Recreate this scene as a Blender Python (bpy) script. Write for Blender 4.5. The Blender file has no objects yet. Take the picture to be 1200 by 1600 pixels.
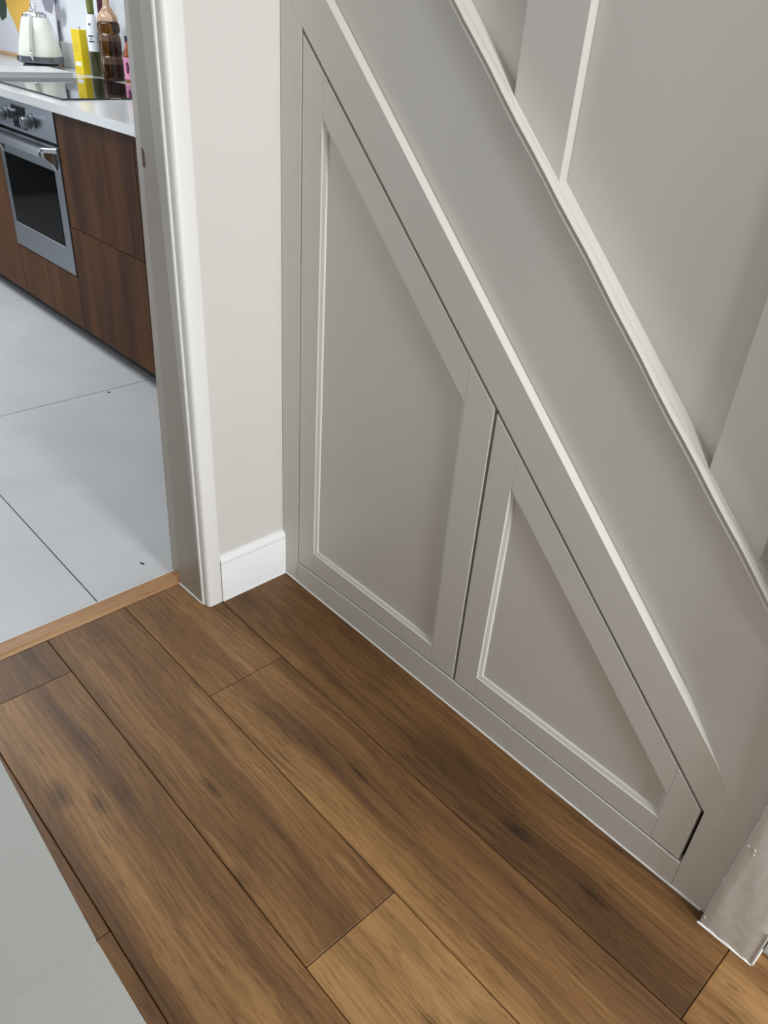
import bpy, bmesh, math, random
from mathutils import Vector, Matrix
random.seed(7)
S = bpy.context.scene
COL = S.collection

# ------------------------------------------------------------------ camera
cam_data = bpy.data.cameras.new('camera')
cam = bpy.data.objects.new('camera', cam_data)
COL.objects.link(cam)
S.camera = cam
RC = ((0.6784761154739319, 0.7316411250938161, 0.06611675130296682),
      (0.43511541493968814, -0.32771365927714347, -0.8386169168369121),
      (-0.5918992620482533, 0.5977499657838874, -0.5406942222662403))
CP = (1.3593985, -1.0146702, 1.3)
cam.matrix_world = Matrix(((RC[0][0], -RC[1][0], -RC[2][0], CP[0]),
                           (RC[0][1], -RC[1][1], -RC[2][1], CP[1]),
                           (RC[0][2], -RC[1][2], -RC[2][2], CP[2]),
                           (0, 0, 0, 1)))
cam_data.sensor_fit = 'VERTICAL'
cam_data.sensor_height = 36
cam_data.sensor_width = 27
cam_data.lens = 1208.4967 / 1600 * 36
cam_data.clip_start = 0.02

# ------------------------------------------------------------------ world, lights, exposure
W = bpy.data.worlds.new('world')
S.world = W
W.use_nodes = True
W.node_tree.nodes['Background'].inputs[0].default_value = (0.75, 0.87, 1.0, 1)
W.node_tree.nodes['Background'].inputs[1].default_value = 0.6


def area(name, loc, target, sx, sy, power, color):
    l = bpy.data.lights.new(name, 'AREA')
    l.shape = 'RECTANGLE'
    l.size = sx
    l.size_y = sy
    l.energy = power
    l.color = color
    o = bpy.data.objects.new(name, l)
    COL.objects.link(o)
    o.location = loc
    d = Vector(target) - Vector(loc)
    o.rotation_euler = d.to_track_quat('-Z', 'Y').to_euler()
    return o


area('front_door_daylight', (3.17, -0.27, 0.70), (2.0, -0.25, 0.65), 0.44, 1.30, 44, (0.91, 0.965, 1.0))
area('ledge_fill_light', (1.92, -0.26, 2.36), (1.1, -0.12, 0.5), 0.20, 0.20, 19, (0.93, 0.97, 1.0))  # added overhead fill that brightens the slanting ledge
area('left_fill_light', (0.30, -1.42, 1.30), (0.30, 0, 1.30), 0.70, 1.6, 0.5, (1.0, 0.985, 0.96))  # added to brighten the cupboard faces from the left; no room behind
area('garden_door_daylight', (-4.74, -1.85, 1.25), (-3.0, -1.4, 1.0), 1.5, 1.9, 18, (0.84, 0.92, 1.0))
area('kitchen_overhead_fill', (-2.5, -0.60, 2.42), (-2.5, -0.60, 0), 1.6, 1.0, 50, (0.88, 0.94, 1.0))  # added fill under the closed kitchen ceiling to brighten the tiles
area('under_cabinet_light', (-2.45, 0.80, 1.485), (-2.45, 0.80, 0), 2.6, 0.05, 2.2, (0.90, 0.95, 1.0))

S.view_settings.view_transform = 'Standard'
S.view_settings.look = 'None'
S.view_settings.gamma = 1
S.view_settings.use_curve_mapping = False
S.view_settings.exposure = 0.17


# ------------------------------------------------------------------ materials
def srgb(r, g, b):
    f = lambda c: c / 12.92 if c <= 0.04045 else ((c + 0.055) / 1.055) ** 2.4
    return (f(r / 255), f(g / 255), f(b / 255), 1)


def mat(name, color, rough=0.5, metal=0.0, spec=0.5, bump=0.0, bscale=200.0, var=0.0, vscale=3.0, **kw):
    m = bpy.data.materials.new(name)
    m.use_nodes = True
    nt = m.node_tree
    b = nt.nodes['Principled BSDF']
    b.inputs['Base Color'].default_value = color
    b.inputs['Roughness'].default_value = rough
    b.inputs['Metallic'].default_value = metal
    b.inputs['Specular IOR Level'].default_value = spec
    for k, v in kw.items():
        b.inputs[k].default_value = v
    tc = nt.nodes.new('ShaderNodeTexCoord')
    if var > 0:
        n = nt.nodes.new('ShaderNodeTexNoise')
        n.inputs['Scale'].default_value = vscale
        n.inputs['Detail'].default_value = 4
        nt.links.new(tc.outputs['Object'], n.inputs['Vector'])
        mr = nt.nodes.new('ShaderNodeMapRange')
        mr.inputs[1].default_value = 0.3
        mr.inputs[2].default_value = 0.7
        mr.inputs[3].default_value = 1 - var
        mr.inputs[4].default_value = 1 + var
        nt.links.new(n.outputs['Fac'], mr.inputs[0])
        mx = nt.nodes.new('ShaderNodeVectorMath')
        mx.operation = 'SCALE'
        mx.inputs[0].default_value = color[:3]
        nt.links.new(mr.outputs[0], mx.inputs['Scale'])
        nt.links.new(mx.outputs[0], b.inputs['Base Color'])
    if bump > 0:
        n = nt.nodes.new('ShaderNodeTexNoise')
        n.inputs['Scale'].default_value = bscale
        n.inputs['Detail'].default_value = 3
        nt.links.new(tc.outputs['Object'], n.inputs['Vector'])
        bp = nt.nodes.new('ShaderNodeBump')
        bp.inputs['Strength'].default_value = bump
        bp.inputs['Distance'].default_value = 0.002
        nt.links.new(n.outputs['Fac'], bp.inputs['Height'])
        nt.links.new(bp.outputs[0], b.inputs['Normal'])
    return m


M = {}
M['greige'] = mat('greige_eggshell_paint', (0.66, 0.63, 0.575, 1), 0.42, bump=0.05, bscale=350, var=0.012, vscale=4)
M['greige_wall'] = mat('greige_wall_paint', (0.64, 0.615, 0.565, 1), 0.5, bump=0.12, bscale=60, var=0.015, vscale=3)
M['pier'] = mat('greige_lumpy_paint', (0.64, 0.61, 0.56, 1), 0.45, bump=0.3, bscale=45, var=0.02, vscale=6)
M['taupe'] = mat('taupe_wall_paint', (0.30, 0.27, 0.24, 1), 0.7)  # unseen hall wall kept dark to cut bounce onto the cupboard
M['kitchen_grey'] = mat('grey_kitchen_wall', (0.09, 0.095, 0.105, 1), 0.7)  # unseen walls kept dark so the oven front reflects little light
M['wall_white'] = mat('warm_white_emulsion', (0.64, 0.61, 0.57, 1), 0.75, bump=0.06, bscale=120, var=0.01)
M['white_gloss'] = mat('white_satin_gloss', (0.86, 0.855, 0.845, 1), 0.32, bump=0.04, bscale=40)
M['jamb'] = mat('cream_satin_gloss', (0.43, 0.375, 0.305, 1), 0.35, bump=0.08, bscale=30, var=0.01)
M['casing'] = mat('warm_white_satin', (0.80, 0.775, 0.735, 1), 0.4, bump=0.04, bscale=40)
M['caulk'] = mat('white_caulk', (0.86, 0.85, 0.83, 1), 0.5)
M['ceiling'] = mat('ceiling_white', (0.82, 0.81, 0.79, 1), 0.8)
M['dark_gap'] = mat('gap_shade_brown', (0.20, 0.13, 0.09, 1), 0.8)  # dark brown standing in for the shade inside gaps
M['kitchen_wall'] = mat('kitchen_white_emulsion', (0.82, 0.85, 0.88, 1), 0.6, var=0.01)
M['stone'] = mat('grey_stone', (0.55, 0.55, 0.54, 1), 0.3, var=0.02, vscale=30)
M['quartz'] = mat('pale_quartz', (0.62, 0.62, 0.61, 1), 0.16, var=0.02, vscale=30)
M['steel'] = mat('brushed_steel', (0.21, 0.225, 0.245, 1), 0.34, metal=1.0, var=0.03, vscale=20)
M['handle_steel'] = mat('satin_steel', (0.60, 0.61, 0.63, 1), 0.22, metal=1.0)
M['chrome'] = mat('polished_chrome', (0.78, 0.79, 0.80, 1), 0.08, metal=1.0)
M['black_glass'] = mat('black_glass', (0.006, 0.006, 0.008, 1), 0.03, spec=0.8)
M['oven_glass'] = mat('oven_glass', (0.004, 0.004, 0.004, 1), 0.08, spec=0.03)
M['black_plastic'] = mat('black_plastic', (0.012, 0.012, 0.014, 1), 0.4)
M['cream'] = mat('cream_enamel', (0.78, 0.78, 0.70, 1), 0.18)
M['grey_base'] = mat('grey_base', (0.22, 0.23, 0.24, 1), 0.4)
M['yellow_tin'] = mat('yellow_print', (0.80, 0.58, 0.01, 1), 0.32)
M['yellow_dark'] = mat('yellow_ochre_ink', (0.55, 0.37, 0.01, 1), 0.4)
M['paper_white'] = mat('paper_white', (0.83, 0.85, 0.88, 1), 0.6)
M['ink'] = mat('ink', (0.06, 0.07, 0.09, 1), 0.6)
M['green_foil'] = mat('olive_foil', (0.18, 0.20, 0.045, 1), 0.4)
M['plum'] = mat('plum_foil', (0.09, 0.02, 0.05, 1), 0.4)
M['pink'] = mat('pink_paper', (0.72, 0.28, 0.46, 1), 0.55)
M['navy'] = mat('navy_cap', (0.015, 0.015, 0.05, 1), 0.4)
M['leaf_yellow'] = mat('print_yellow', (0.86, 0.52, 0.10, 1), 0.6, var=0.05, vscale=20)
M['leaf_green'] = mat('print_green', (0.05, 0.075, 0.05, 1), 0.6)
M['leaf_grey'] = mat('print_grey_lilac', (0.30, 0.28, 0.33, 1), 0.6)
M['print_paper'] = mat('print_paper', (0.78, 0.78, 0.82, 1), 0.5)
M['pine'] = mat('pale_wood', (0.62, 0.40, 0.20, 1), 0.5, var=0.06, vscale=25)
M['carpet'] = mat('grey_carpet', (0.45, 0.44, 0.43, 1), 0.95, bump=1.0, bscale=500, var=0.35, vscale=260)
M['console'] = mat('pale_grey_laminate', (0.375, 0.38, 0.355, 1), 0.5, bump=0.03, bscale=400)
M['metal_plate'] = mat('dull_metal', (0.30, 0.29, 0.28, 1), 0.45, metal=0.8)


def glass(name, color, rough=0.02, trans=1.0, ior=1.45):
    return mat(name, color, rough, spec=0.5, **{'Transmission Weight': trans, 'IOR': ior})


M['amber'] = glass('amber_oil', (0.17, 0.062, 0.006, 1), trans=0.93)
M['amber_band'] = glass('brown_glass', (0.36, 0.21, 0.12, 1), trans=0.8)
M['amber_pale'] = glass('pale_amber_glass', (0.90, 0.62, 0.42, 1), trans=0.7)
M['green_glass'] = glass('olive_glass', (0.10, 0.105, 0.035, 1), trans=0.8)
M['dark_glass'] = glass('dark_bottle_glass', (0.04, 0.05, 0.05, 1), trans=0.6)
M['rose_glass'] = glass('rose_drink', (0.75, 0.25, 0.12, 1), trans=0.8)
M['clear_glass'] = glass('clear_glass', (0.93, 0.95, 0.96, 1), trans=1.0)


def oak(name, dark, mid, light, rough, knots=True, axis='X', gs=1.0):
    """long-grain wood along one local axis, shifted by each object's own location and colour"""
    m = bpy.data.materials.new(name)
    m.use_nodes = True
    nt = m.node_tree
    N = nt.nodes.new
    L = nt.links.new
    b = nt.nodes['Principled BSDF']
    tc = N('ShaderNodeTexCoord')
    oi = N('ShaderNodeObjectInfo')
    sep = N('ShaderNodeSeparateColor')
    L(oi.outputs['Color'], sep.inputs[0])
    off = N('ShaderNodeCombineXYZ')
    a = N('ShaderNodeMath'); a.operation = 'MULTIPLY'; a.inputs[1].default_value = 37.0
    L(sep.outputs[1], a.inputs[0])
    for i in range(3):
        L(a.outputs[0], off.inputs[i])
    add = N('ShaderNodeVectorMath'); add.operation = 'ADD'
    L(tc.outputs['Object'], add.inputs[0]); L(off.outputs[0], add.inputs[1])
    # gentle warp so the grain wanders
    wn = N('ShaderNodeTexNoise'); wn.inputs['Scale'].default_value = 2.6 * gs; wn.inputs['Detail'].default_value = 1.5
    L(add.outputs[0], wn.inputs['Vector'])
    wc_ = N('ShaderNodeVectorMath'); wc_.operation = 'SUBTRACT'; wc_.inputs[1].default_value = (0.5, 0.5, 0.5)
    L(wn.outputs['Color'], wc_.inputs[0])
    ws = N('ShaderNodeVectorMath'); ws.operation = 'SCALE'; ws.inputs['Scale'].default_value = 0.05 / gs
    L(wc_.outputs[0], ws.inputs[0])
    wv = N('ShaderNodeVectorMath'); wv.operation = 'ADD'
    L(add.outputs[0], wv.inputs[0]); L(ws.outputs[0], wv.inputs[1])

    def stretched(long, across):
        mp = N('ShaderNodeMapping')
        mp.inputs['Scale'].default_value = {'X': (long, across, across), 'Z': (across, across, long)}[axis]
        L(wv.outputs[0], mp.inputs['Vector'])
        return mp

    def noise(mp, detail, rough_=0.55, dist=0.0):
        n = N('ShaderNodeTexNoise'); n.inputs['Scale'].default_value = 1.0
        n.inputs['Detail'].default_value = detail; n.inputs['Roughness'].default_value = rough_
        n.inputs['Distortion'].default_value = dist
        L(mp.outputs[0], n.inputs['Vector'])
        return n

    def remap(src, a0, a1, b0, b1):
        r_ = N('ShaderNodeMapRange')
        for q, v_ in zip((1, 2, 3, 4), (a0, a1, b0, b1)):
            r_.inputs[q].default_value = v_
        L(src, r_.inputs[0])
        return r_.outputs[0]

    def scale(vec, fac):
        v_ = N('ShaderNodeVectorMath'); v_.operation = 'SCALE'
        L(vec, v_.inputs[0]); L(fac, v_.inputs['Scale'])
        return v_.outputs[0]
    n1 = noise(stretched(1.1 * gs, 12 * gs), 4, 0.5, 0.3)   # broad bands
    n2 = noise(stretched(3.2 * gs, 150 * gs), 6, 0.7)         # fibres
    n3 = noise(stretched(22 * gs, 330 * gs), 2, 0.5)        # pores
    m1 = N('ShaderNodeMath'); m1.operation = 'MULTIPLY_ADD'; m1.inputs[1].default_value = 0.60
    L(n1.outputs['Fac'], m1.inputs[0])
    m2 = N('ShaderNodeMath'); m2.operation = 'MULTIPLY'; m2.inputs[1].default_value = 0.40
    L(n2.outputs['Fac'], m2.inputs[0]); L(m2.outputs[0], m1.inputs[2])
    tone = N('ShaderNodeMath'); tone.operation = 'ADD'
    t0 = N('ShaderNodeMath'); t0.operation = 'SUBTRACT'; t0.inputs[1].default_value = 0.5
    L(sep.outputs[0], t0.inputs[0])
    L(m1.outputs[0], tone.inputs[0]); L(t0.outputs[0], tone.inputs[1])
    cr = N('ShaderNodeValToRGB')
    e = cr.color_ramp.elements
    e[0].position = 0.34; e[0].color = dark
    e[1].position = 0.68; e[1].color = light
    em = e.new(0.50); em.color = mid
    L(tone.outputs[0], cr.inputs[0])
    col = scale(cr.outputs[0], remap(n3.outputs['Fac'], 0.30, 0.44, 0.64, 1.0))
    if knots:
        # short dark flecks and smoky streaks lying along the grain
        n5 = noise(stretched(6, 95), 4, 0.65, 0.5)
        col = scale(col, remap(n5.outputs['Fac'], 0.60, 0.70, 1.0, 0.74))
        n4 = noise(stretched(1.7, 17), 5, 0.62, 0.4)
        col = scale(col, remap(n4.outputs['Fac'], 0.54, 0.70, 1.0, 0.66))
        # an occasional knot: only some cells carry one
        mp = N('ShaderNodeMapping'); mp.inputs['Scale'].default_value = (1.0, 2.4, 0.0)
        L(wv.outputs[0], mp.inputs['Vector'])
        v = N('ShaderNodeTexVoronoi'); v.inputs['Scale'].default_value = 2.3; v.voronoi_dimensions = '2D'
        L(mp.outputs[0], v.inputs['Vector'])
        sc_ = N('ShaderNodeSeparateColor'); L(v.outputs['Color'], sc_.inputs[0])
        keep = remap(sc_.outputs[0], 0.60, 0.62, 0.0, 1.0)
        kd = N('ShaderNodeMath'); kd.operation = 'MULTIPLY_ADD'; kd.inputs[1].default_value = 0.10
        L(n2.outputs['Fac'], kd.inputs[0]); L(v.outputs['Distance'], kd.inputs[2])
        kn_ = remap(kd.outputs[0], 0.06, 0.17, 0.62, 0.0)
        km = N('ShaderNodeMath'); km.operation = 'MULTIPLY'
        L(keep, km.inputs[0]); L(kn_, km.inputs[1])
        inv = N('ShaderNodeMath'); inv.operation = 'SUBTRACT'; inv.inputs[0].default_value = 1.0
        L(km.outputs[0], inv.inputs[1])
        col = scale(col, inv.outputs[0])
        at = N('ShaderNodeAttribute'); at.attribute_type = 'OBJECT'; at.attribute_name = 'knot_at'
        dv = N('ShaderNodeVectorMath'); dv.operation = 'SUBTRACT'
        L(tc.outputs['Object'], dv.inputs[0]); L(at.outputs['Vector'], dv.inputs[1])
        dw = N('ShaderNodeVectorMath'); dw.operation = 'ADD'
        L(dv.outputs[0], dw.inputs[0]); L(ws.outputs[0], dw.inputs[1])
        dm = N('ShaderNodeMapping'); dm.inputs['Scale'].default_value = (1.0, 2.7, 0.0); dm.inputs['Rotation'].default_value = (0, 0, 0.12)
        L(dw.outputs[0], dm.inputs['Vector'])
        ln = N('ShaderNodeVectorMath'); ln.operation = 'LENGTH'; L(dm.outputs[0], ln.inputs[0])
        col = scale(col, remap(ln.outputs['Value'], 0.004, 0.040, 0.50, 1.0))
        rg = N('ShaderNodeMath'); rg.operation = 'SINE'
        rm = N('ShaderNodeMath'); rm.operation = 'MULTIPLY'; rm.inputs[1].default_value = 420.0
        L(ln.outputs['Value'], rm.inputs[0]); L(rm.outputs[0], rg.inputs[0])
        fade = remap(ln.outputs['Value'], 0.02, 0.07, 0.08, 0.0)
        rr = N('ShaderNodeMath'); rr.operation = 'MULTIPLY'; L(rg.outputs[0], rr.inputs[0]); L(fade, rr.inputs[1])
        r1 = N('ShaderNodeMath'); r1.operation = 'ADD'; r1.inputs[1].default_value = 1.0; L(rr.outputs[0], r1.inputs[0])
        col = scale(col, r1.outputs[0])
        # thin dark shake running with the grain beside the knot
        cm = N('ShaderNodeMapping'); cm.inputs['Scale'].default_value = (1.0, 38.0, 0.0)
        L(dw.outputs[0], cm.inputs['Vector'])
        cl_ = N('ShaderNodeVectorMath'); cl_.operation = 'LENGTH'; L(cm.outputs[0], cl_.inputs[0])
        col = scale(col, remap(cl_.outputs['Value'], 0.02, 0.075, 0.45, 1.0))

    class _O:
        outputs = [col]
    out = _O
    L(out.outputs[0], b.inputs['Base Color'])
    b.inputs['Roughness'].default_value = rough
    b.inputs['Specular IOR Level'].default_value = 0.36
    bp = N('ShaderNodeBump'); bp.inputs['Strength'].default_value = 0.25; bp.inputs['Distance'].default_value = 0.0006
    L(n2.outputs['Fac'], bp.inputs['Height']); L(bp.outputs[0], b.inputs['Normal'])
    return m


M['oak'] = oak('smoked_oak_laminate', srgb(80, 53, 28), srgb(122, 86, 49), srgb(164, 123, 76), 0.48)
M['threshold'] = oak('light_oak_strip', srgb(150, 108, 70), srgb(170, 126, 84), srgb(190, 148, 104), 0.45, knots=False)
M['walnut'] = oak('walnut_veneer', srgb(54, 28, 11), srgb(80, 49, 25), srgb(106, 67, 35), 0.55, knots=False, axis='Z', gs=0.8)
M['walnut'].node_tree.nodes['Principled BSDF'].inputs['Specular IOR Level'].default_value = 0.12


def tile_material():
    m = mat('grey_porcelain', srgb(197, 196, 195), 0.36, spec=0.5, var=0.05, vscale=3.5)
    nt = m.node_tree
    b = nt.nodes['Principled BSDF']
    n = nt.nodes.new('ShaderNodeTexNoise'); n.inputs['Scale'].default_value = 5; n.inputs['Detail'].default_value = 5
    tc = nt.nodes.new('ShaderNodeTexCoord'); nt.links.new(tc.outputs['Object'], n.inputs['Vector'])
    mr = nt.nodes.new('ShaderNodeMapRange'); mr.inputs[3].default_value = 0.34; mr.inputs[4].default_value = 0.44
    mr.inputs[1].default_value = 0.35; mr.inputs[2].default_value = 0.65
    nt.links.new(n.outputs['Fac'], mr.inputs[0]); nt.links.new(mr.outputs[0], b.inputs['Roughness'])
    return m


M['tile'] = tile_material()
M['grout'] = mat('grout', (0.16, 0.16, 0.165, 1), 0.9)
M['subfloor'] = mat('plank_underlay', (0.05, 0.035, 0.025, 1), 0.9)


# ------------------------------------------------------------------ mesh helpers
def link(name, bm, m, parent=None, smooth=False, loc=None):
    me = bpy.data.meshes.new(name)
    bmesh.ops.recalc_face_normals(bm, faces=bm.faces[:])
    bm.to_mesh(me)
    bm.free()
    if smooth:
        for p in me.polygons:
            p.use_smooth = True
    o = bpy.data.objects.new(name, me)
    me.materials.append(M[m] if isinstance(m, str) else m)
    COL.objects.link(o)
    if loc is not None:
        o.location = loc
    if parent is not None:
        o.parent = parent
    return o


def smooth_angle(o, deg=40):
    me = o.data
    for p in me.polygons:
        p.use_smooth = True
    bm = bmesh.new(); bm.from_mesh(me)
    for e in bm.edges:
        if len(e.link_faces) == 2 and e.calc_face_angle() > math.radians(deg):
            e.smooth = False
    bm.to_mesh(me); bm.free()
    return o


def add_prism(bm, poly, d0, d1, plane='xz', bev=0.0):
    """polygon extruded along the third axis. plane 'xz' -> along y, 'xy' -> along z, 'yz' -> along x"""
    def p3(p, d):
        return {'xz': (p[0], d, p[1]), 'xy': (p[0], p[1], d), 'yz': (d, p[0], p[1])}[plane]
    a = [bm.verts.new(p3(p, d0)) for p in poly]
    b = [bm.verts.new(p3(p, d1)) for p in poly]
    fs = [bm.faces.new(a), bm.faces.new(b[::-1])]
    n = len(poly)
    for i in range(n):
        fs.append(bm.faces.new((a[i], b[i], b[(i + 1) % n], a[(i + 1) % n])))
    bmesh.ops.recalc_face_normals(bm, faces=fs)
    if bev > 0:
        es = list({e for f in fs for e in f.edges if len(e.link_faces) == 2 and e.calc_face_angle(0) > 0.3})
        bmesh.ops.bevel(bm, geom=es, offset=bev, segments=1, affect='EDGES', clamp_overlap=True)
    return fs


def prism(name, poly, d0, d1, m, parent=None, plane='xz', bev=0.0, loc=None):
    bm = bmesh.new()
    add_prism(bm, poly, d0, d1, plane, bev)
    return link(name, bm, m, parent, loc=loc)


def box(name, x0, x1, y0, y1, z0, z1, m, parent=None, bev=0.0, loc=None):
    return prism(name, [(x0, y0), (x1, y0), (x1, y1), (x0, y1)], z0, z1, m, parent, 'xy', bev, loc)


def add_box(bm, x0, x1, y0, y1, z0, z1, bev=0.0):
    return add_prism(bm, [(x0, y0), (x1, y0), (x1, y1), (x0, y1)], z0, z1, 'xy', bev)


def lathe(name, prof, m, parent=None, seg=28, loc=None, angle=35, squash=1.0):
    """profile of (radius, z)"""
    bm = bmesh.new()
    rings = []
    for r, z in prof:
        if r < 1e-5:
            rings.append([bm.verts.new((0, 0, z))])
        else:
            rings.append([bm.verts.new((r * math.cos(2 * math.pi * k / seg), squash * r * math.sin(2 * math.pi * k / seg), z)) for k in range(seg)])
    for a, b in zip(rings, rings[1:]):
        for k in range(seg):
            k2 = (k + 1) % seg
            if len(a) == 1 and len(b) > 1:
                bm.faces.new((a[0], b[k], b[k2]))
            elif len(b) == 1 and len(a) > 1:
                bm.faces.new((a[k], b[0], a[k2]))
            elif len(a) > 1:
                bm.faces.new((a[k], b[k], b[k2], a[k2]))
    o = link(name, bm, m, parent, loc=loc)
    return smooth_angle(o, angle)


def tube(name, pts, rad, m, parent=None, seg=10, flat=1.0, up=(0, 0, 1)):
    bm = bmesh.new()
    pts = [Vector(p) for p in pts]
    rings = []
    for i, p in enumerate(pts):
        t = (pts[min(i + 1, len(pts) - 1)] - pts[max(i - 1, 0)]).normalized()
        u = Vector(up)
        s = t.cross(u)
        if s.length < 1e-3:
            s = t.cross(Vector((1, 0, 0)))
        s.normalize()
        w = s.cross(t).normalized()
        r = rad[i] if isinstance(rad, (list, tuple)) else rad
        rings.append([bm.verts.new(p + s * (r * flat * math.cos(2 * math.pi * k / seg)) + w * (r * math.sin(2 * math.pi * k / seg))) for k in range(seg)])
    for a, b in zip(rings, rings[1:]):
        for k in range(seg):
            bm.faces.new((a[k], a[(k + 1) % seg], b[(k + 1) % seg], b[k]))
    bm.faces.new(rings[0]); bm.faces.new(rings[-1][::-1])
    return link(name, bm, m, parent, smooth=True)


def empty(name, loc=(0, 0, 0), rz=0.0, label=None, cat=None, group=None, kind=None):
    o = bpy.data.objects.new(name, None)
    COL.objects.link(o)
    o.location = loc
    o.rotation_euler = (0, 0, rz)
    o.empty_display_size = 0.05
    return tag(o, label, cat, group, kind)


def tag(o, label=None, cat=None, group=None, kind=None):
    if label: o['label'] = label
    if cat: o['category'] = cat
    if group: o['group'] = group
    if kind: o['kind'] = kind
    return o


def struct(o, label=None):
    o['kind'] = 'structure'
    if label: o['label'] = label
    return o


# ------------------------------------------------------------------ hall floor: planks
floor = struct(box('floor', -0.16, 3.3, -1.36, 0.98, -0.06, -0.0085, 'subfloor'), 'hall floor of smoked oak laminate planks')
ROW = [0.2, -0.003, -0.2045, -0.4045, -0.602, -0.8085, -1.0110, -1.2135, -1.36]
JOINT = {1: [1.303], 2: [0.2555, 1.6355], 3: [0.855], 4: [-0.005, 1.375], 5: [0.597], 6: [0.12, 1.50], 7: [0.83]}
TONE = {(1, 0): 0.43, (1, 1): 0.52, (2, 0): 0.50, (2, 1): 0.50, (2, 2): 0.5, (3, 0): 0.47, (3, 1): 0.62,
        (4, 0): 0.45, (4, 1): 0.53, (4, 2): 0.5, (5, 0): 0.42, (5, 1): 0.46}
SEED = {}
KNOTS = [(0.47, -0.535), (1.092, -0.14), (0.362, -0.715), (0.62, -0.29), (1.05, -0.50)]


def plank(x0, x1, y0, y1, tone, seed):
    g = 0.0007
    cx, cy = (x0 + x1) / 2, (y0 + y1) / 2
    bm = bmesh.new()
    add_box(bm, x0 + g - cx, x1 - g - cx, y0 + g - cy, y1 - g - cy, -0.008, 0.0, 0.0012)
    o = link('plank', bm, 'oak', floor, loc=(cx, cy, 0))
    o.color = (tone, seed, 0, 1)
    o['knot_at'] = (9.0, 9.0, 0.0)
    for kx, ky in KNOTS:
        if x0 < kx < x1 and y0 < ky < y1:
            o['knot_at'] = (kx - cx, ky - cy, 0.0)


for r in range(1, 8):
    y1, y0 = ROW[r], ROW[r + 1]
    xs = [-0.15] + [j for j in JOINT[r] if j > -0.14] + [3.25]
    # one more joint far along when a plank would be longer than a board
    while xs[-1] - xs[-2] > 1.45:
        xs.insert(-1, xs[-2] + 1.38)
    for k in range(len(xs) - 1):
        plank(xs[k], xs[k + 1], y0, y1, TONE.get((r, k), 0.47 + 0.08 * random.random()), SEED.get((r, k), random.random()))
for k in range(3):                                                 # planks in front of the stairs
    y0 = -0.003 + 0.2015 * k
    plank(1.303 if k == 0 else 1.345, 2.6, y0, y0 + 0.2015, 0.5, random.random())
    plank(2.6, 3.25, y0, y0 + 0.2015, 0.48, random.random())

# ------------------------------------------------------------------ kitchen floor: tiles
kfloor = struct(box('floor', -4.9, -0.19, -2.8, 1.05, -0.06, -0.0035, 'grout'), 'kitchen floor of large pale grey porcelain tiles')
tx = [-4.85, -3.756, -2.556, -1.356, -0.187]
ty = [-2.75, -2.249, -1.349, -0.4490, 0.4510, 1.0]
for i in range(4):
    for j in range(5):
        bm = bmesh.new()
        g = 0.0016
        cx, cy = (tx[i] + tx[i + 1]) / 2, (ty[j] + ty[j + 1]) / 2
        add_box(bm, tx[i] + g - cx, tx[i + 1] - g - cx, ty[j] + g - cy, ty[j + 1] - g - cy, -0.003, 0.0015, 0.0008)
        link('tile', bm, 'tile', kfloor, loc=(cx, cy, 0))

# threshold strip
th = struct(prism('trim_1', [(-0.186, 0.0), (-0.186, 0.0045), (-0.180, 0.0075), (-0.148, 0.0075), (-0.1385, 0.0045), (-0.136, 0.0)],
                  -0.998, -0.2495, M['threshold'], plane='xy'))
th.data.clear_geometry()
bm = bmesh.new()
prof = [(-0.188, 0.0), (-0.188, 0.0050), (-0.182, 0.0078), (-0.148, 0.0078), (-0.139, 0.0050), (-0.1365, 0.0)]
a = [bm.verts.new((x, -0.9985, z)) for x, z in prof]
b = [bm.verts.new((x, -0.2340, z)) for x, z in prof]
bm.faces.new(a); bm.faces.new(b[::-1])
for i in range(len(prof)):
    bm.faces.new((a[i], a[(i + 1) % len(prof)], b[(i + 1) % len(prof)], b[i]))
bmesh.ops.recalc_face_normals(bm, faces=bm.faces[:])
# grain of the strip runs along y, so turn the mesh a quarter and turn the object back
bmesh.ops.rotate(bm, verts=bm.verts[:], cent=(0, 0, 0), matrix=Matrix.Rotation(-math.pi / 2, 3, 'Z'))
bm.to_mesh(th.data); bm.free()
th.rotation_euler = (0, 0, math.pi / 2)
th.color = (0.5, 0.3, 0, 1)
th['label'] = 'light oak threshold strip between the laminate and the kitchen tiles'
# pale sealant line along the tile side of the strip
struct(box('trim_2', -0.1925, -0.1885, -0.9985, -0.236, 0.0, 0.0035, 'caulk'), 'thin white sealant line beside the oak threshold strip')

# ------------------------------------------------------------------ walls
WX = -0.017                                                        # hall face of the doorway wall
bm = bmesh.new()
add_box(bm, -0.2, WX, -0.2040, 0.33, 0.0, 2.45)                   # right of the doorway
add_box(bm, -0.2, WX, -1.40, -1.003, 0.0, 2.45)                   # left of the doorway
add_box(bm, -0.2, WX, -1.003, -0.2445, 2.035, 2.45)               # above it
struct(link('wall_back', bm, 'wall_white'), 'warm white wall with the kitchen doorway')
bm = bmesh.new()
add_box(bm, -0.2, -0.06, -1.45, -1.35, 0, 2.45); add_box(bm, 0.66, 3.3, -1.45, -1.35, 0, 2.45); add_box(bm, -0.06, 0.66, -1.45, -1.35, 2.15, 2.45)  # opening added to let the left fill light through
struct(link('wall_left', bm, 'taupe'), 'long taupe hall wall facing the cupboard')
bm = bmesh.new()
add_box(bm, 3.2, 3.3, -1.35, -0.98, 0, 2.45)
add_box(bm, 3.2, 3.3, -0.02, 0.98, 0, 2.45)
add_box(bm, 3.2, 3.3, -0.98, -0.02, 2.12, 2.45)
struct(link('wall_front', bm, 'wall_white'))
struct(box('wall_right', -0.2, 3.3, 0.94, 1.04, 0.0, 2.45, 'wall_white'))
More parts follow.
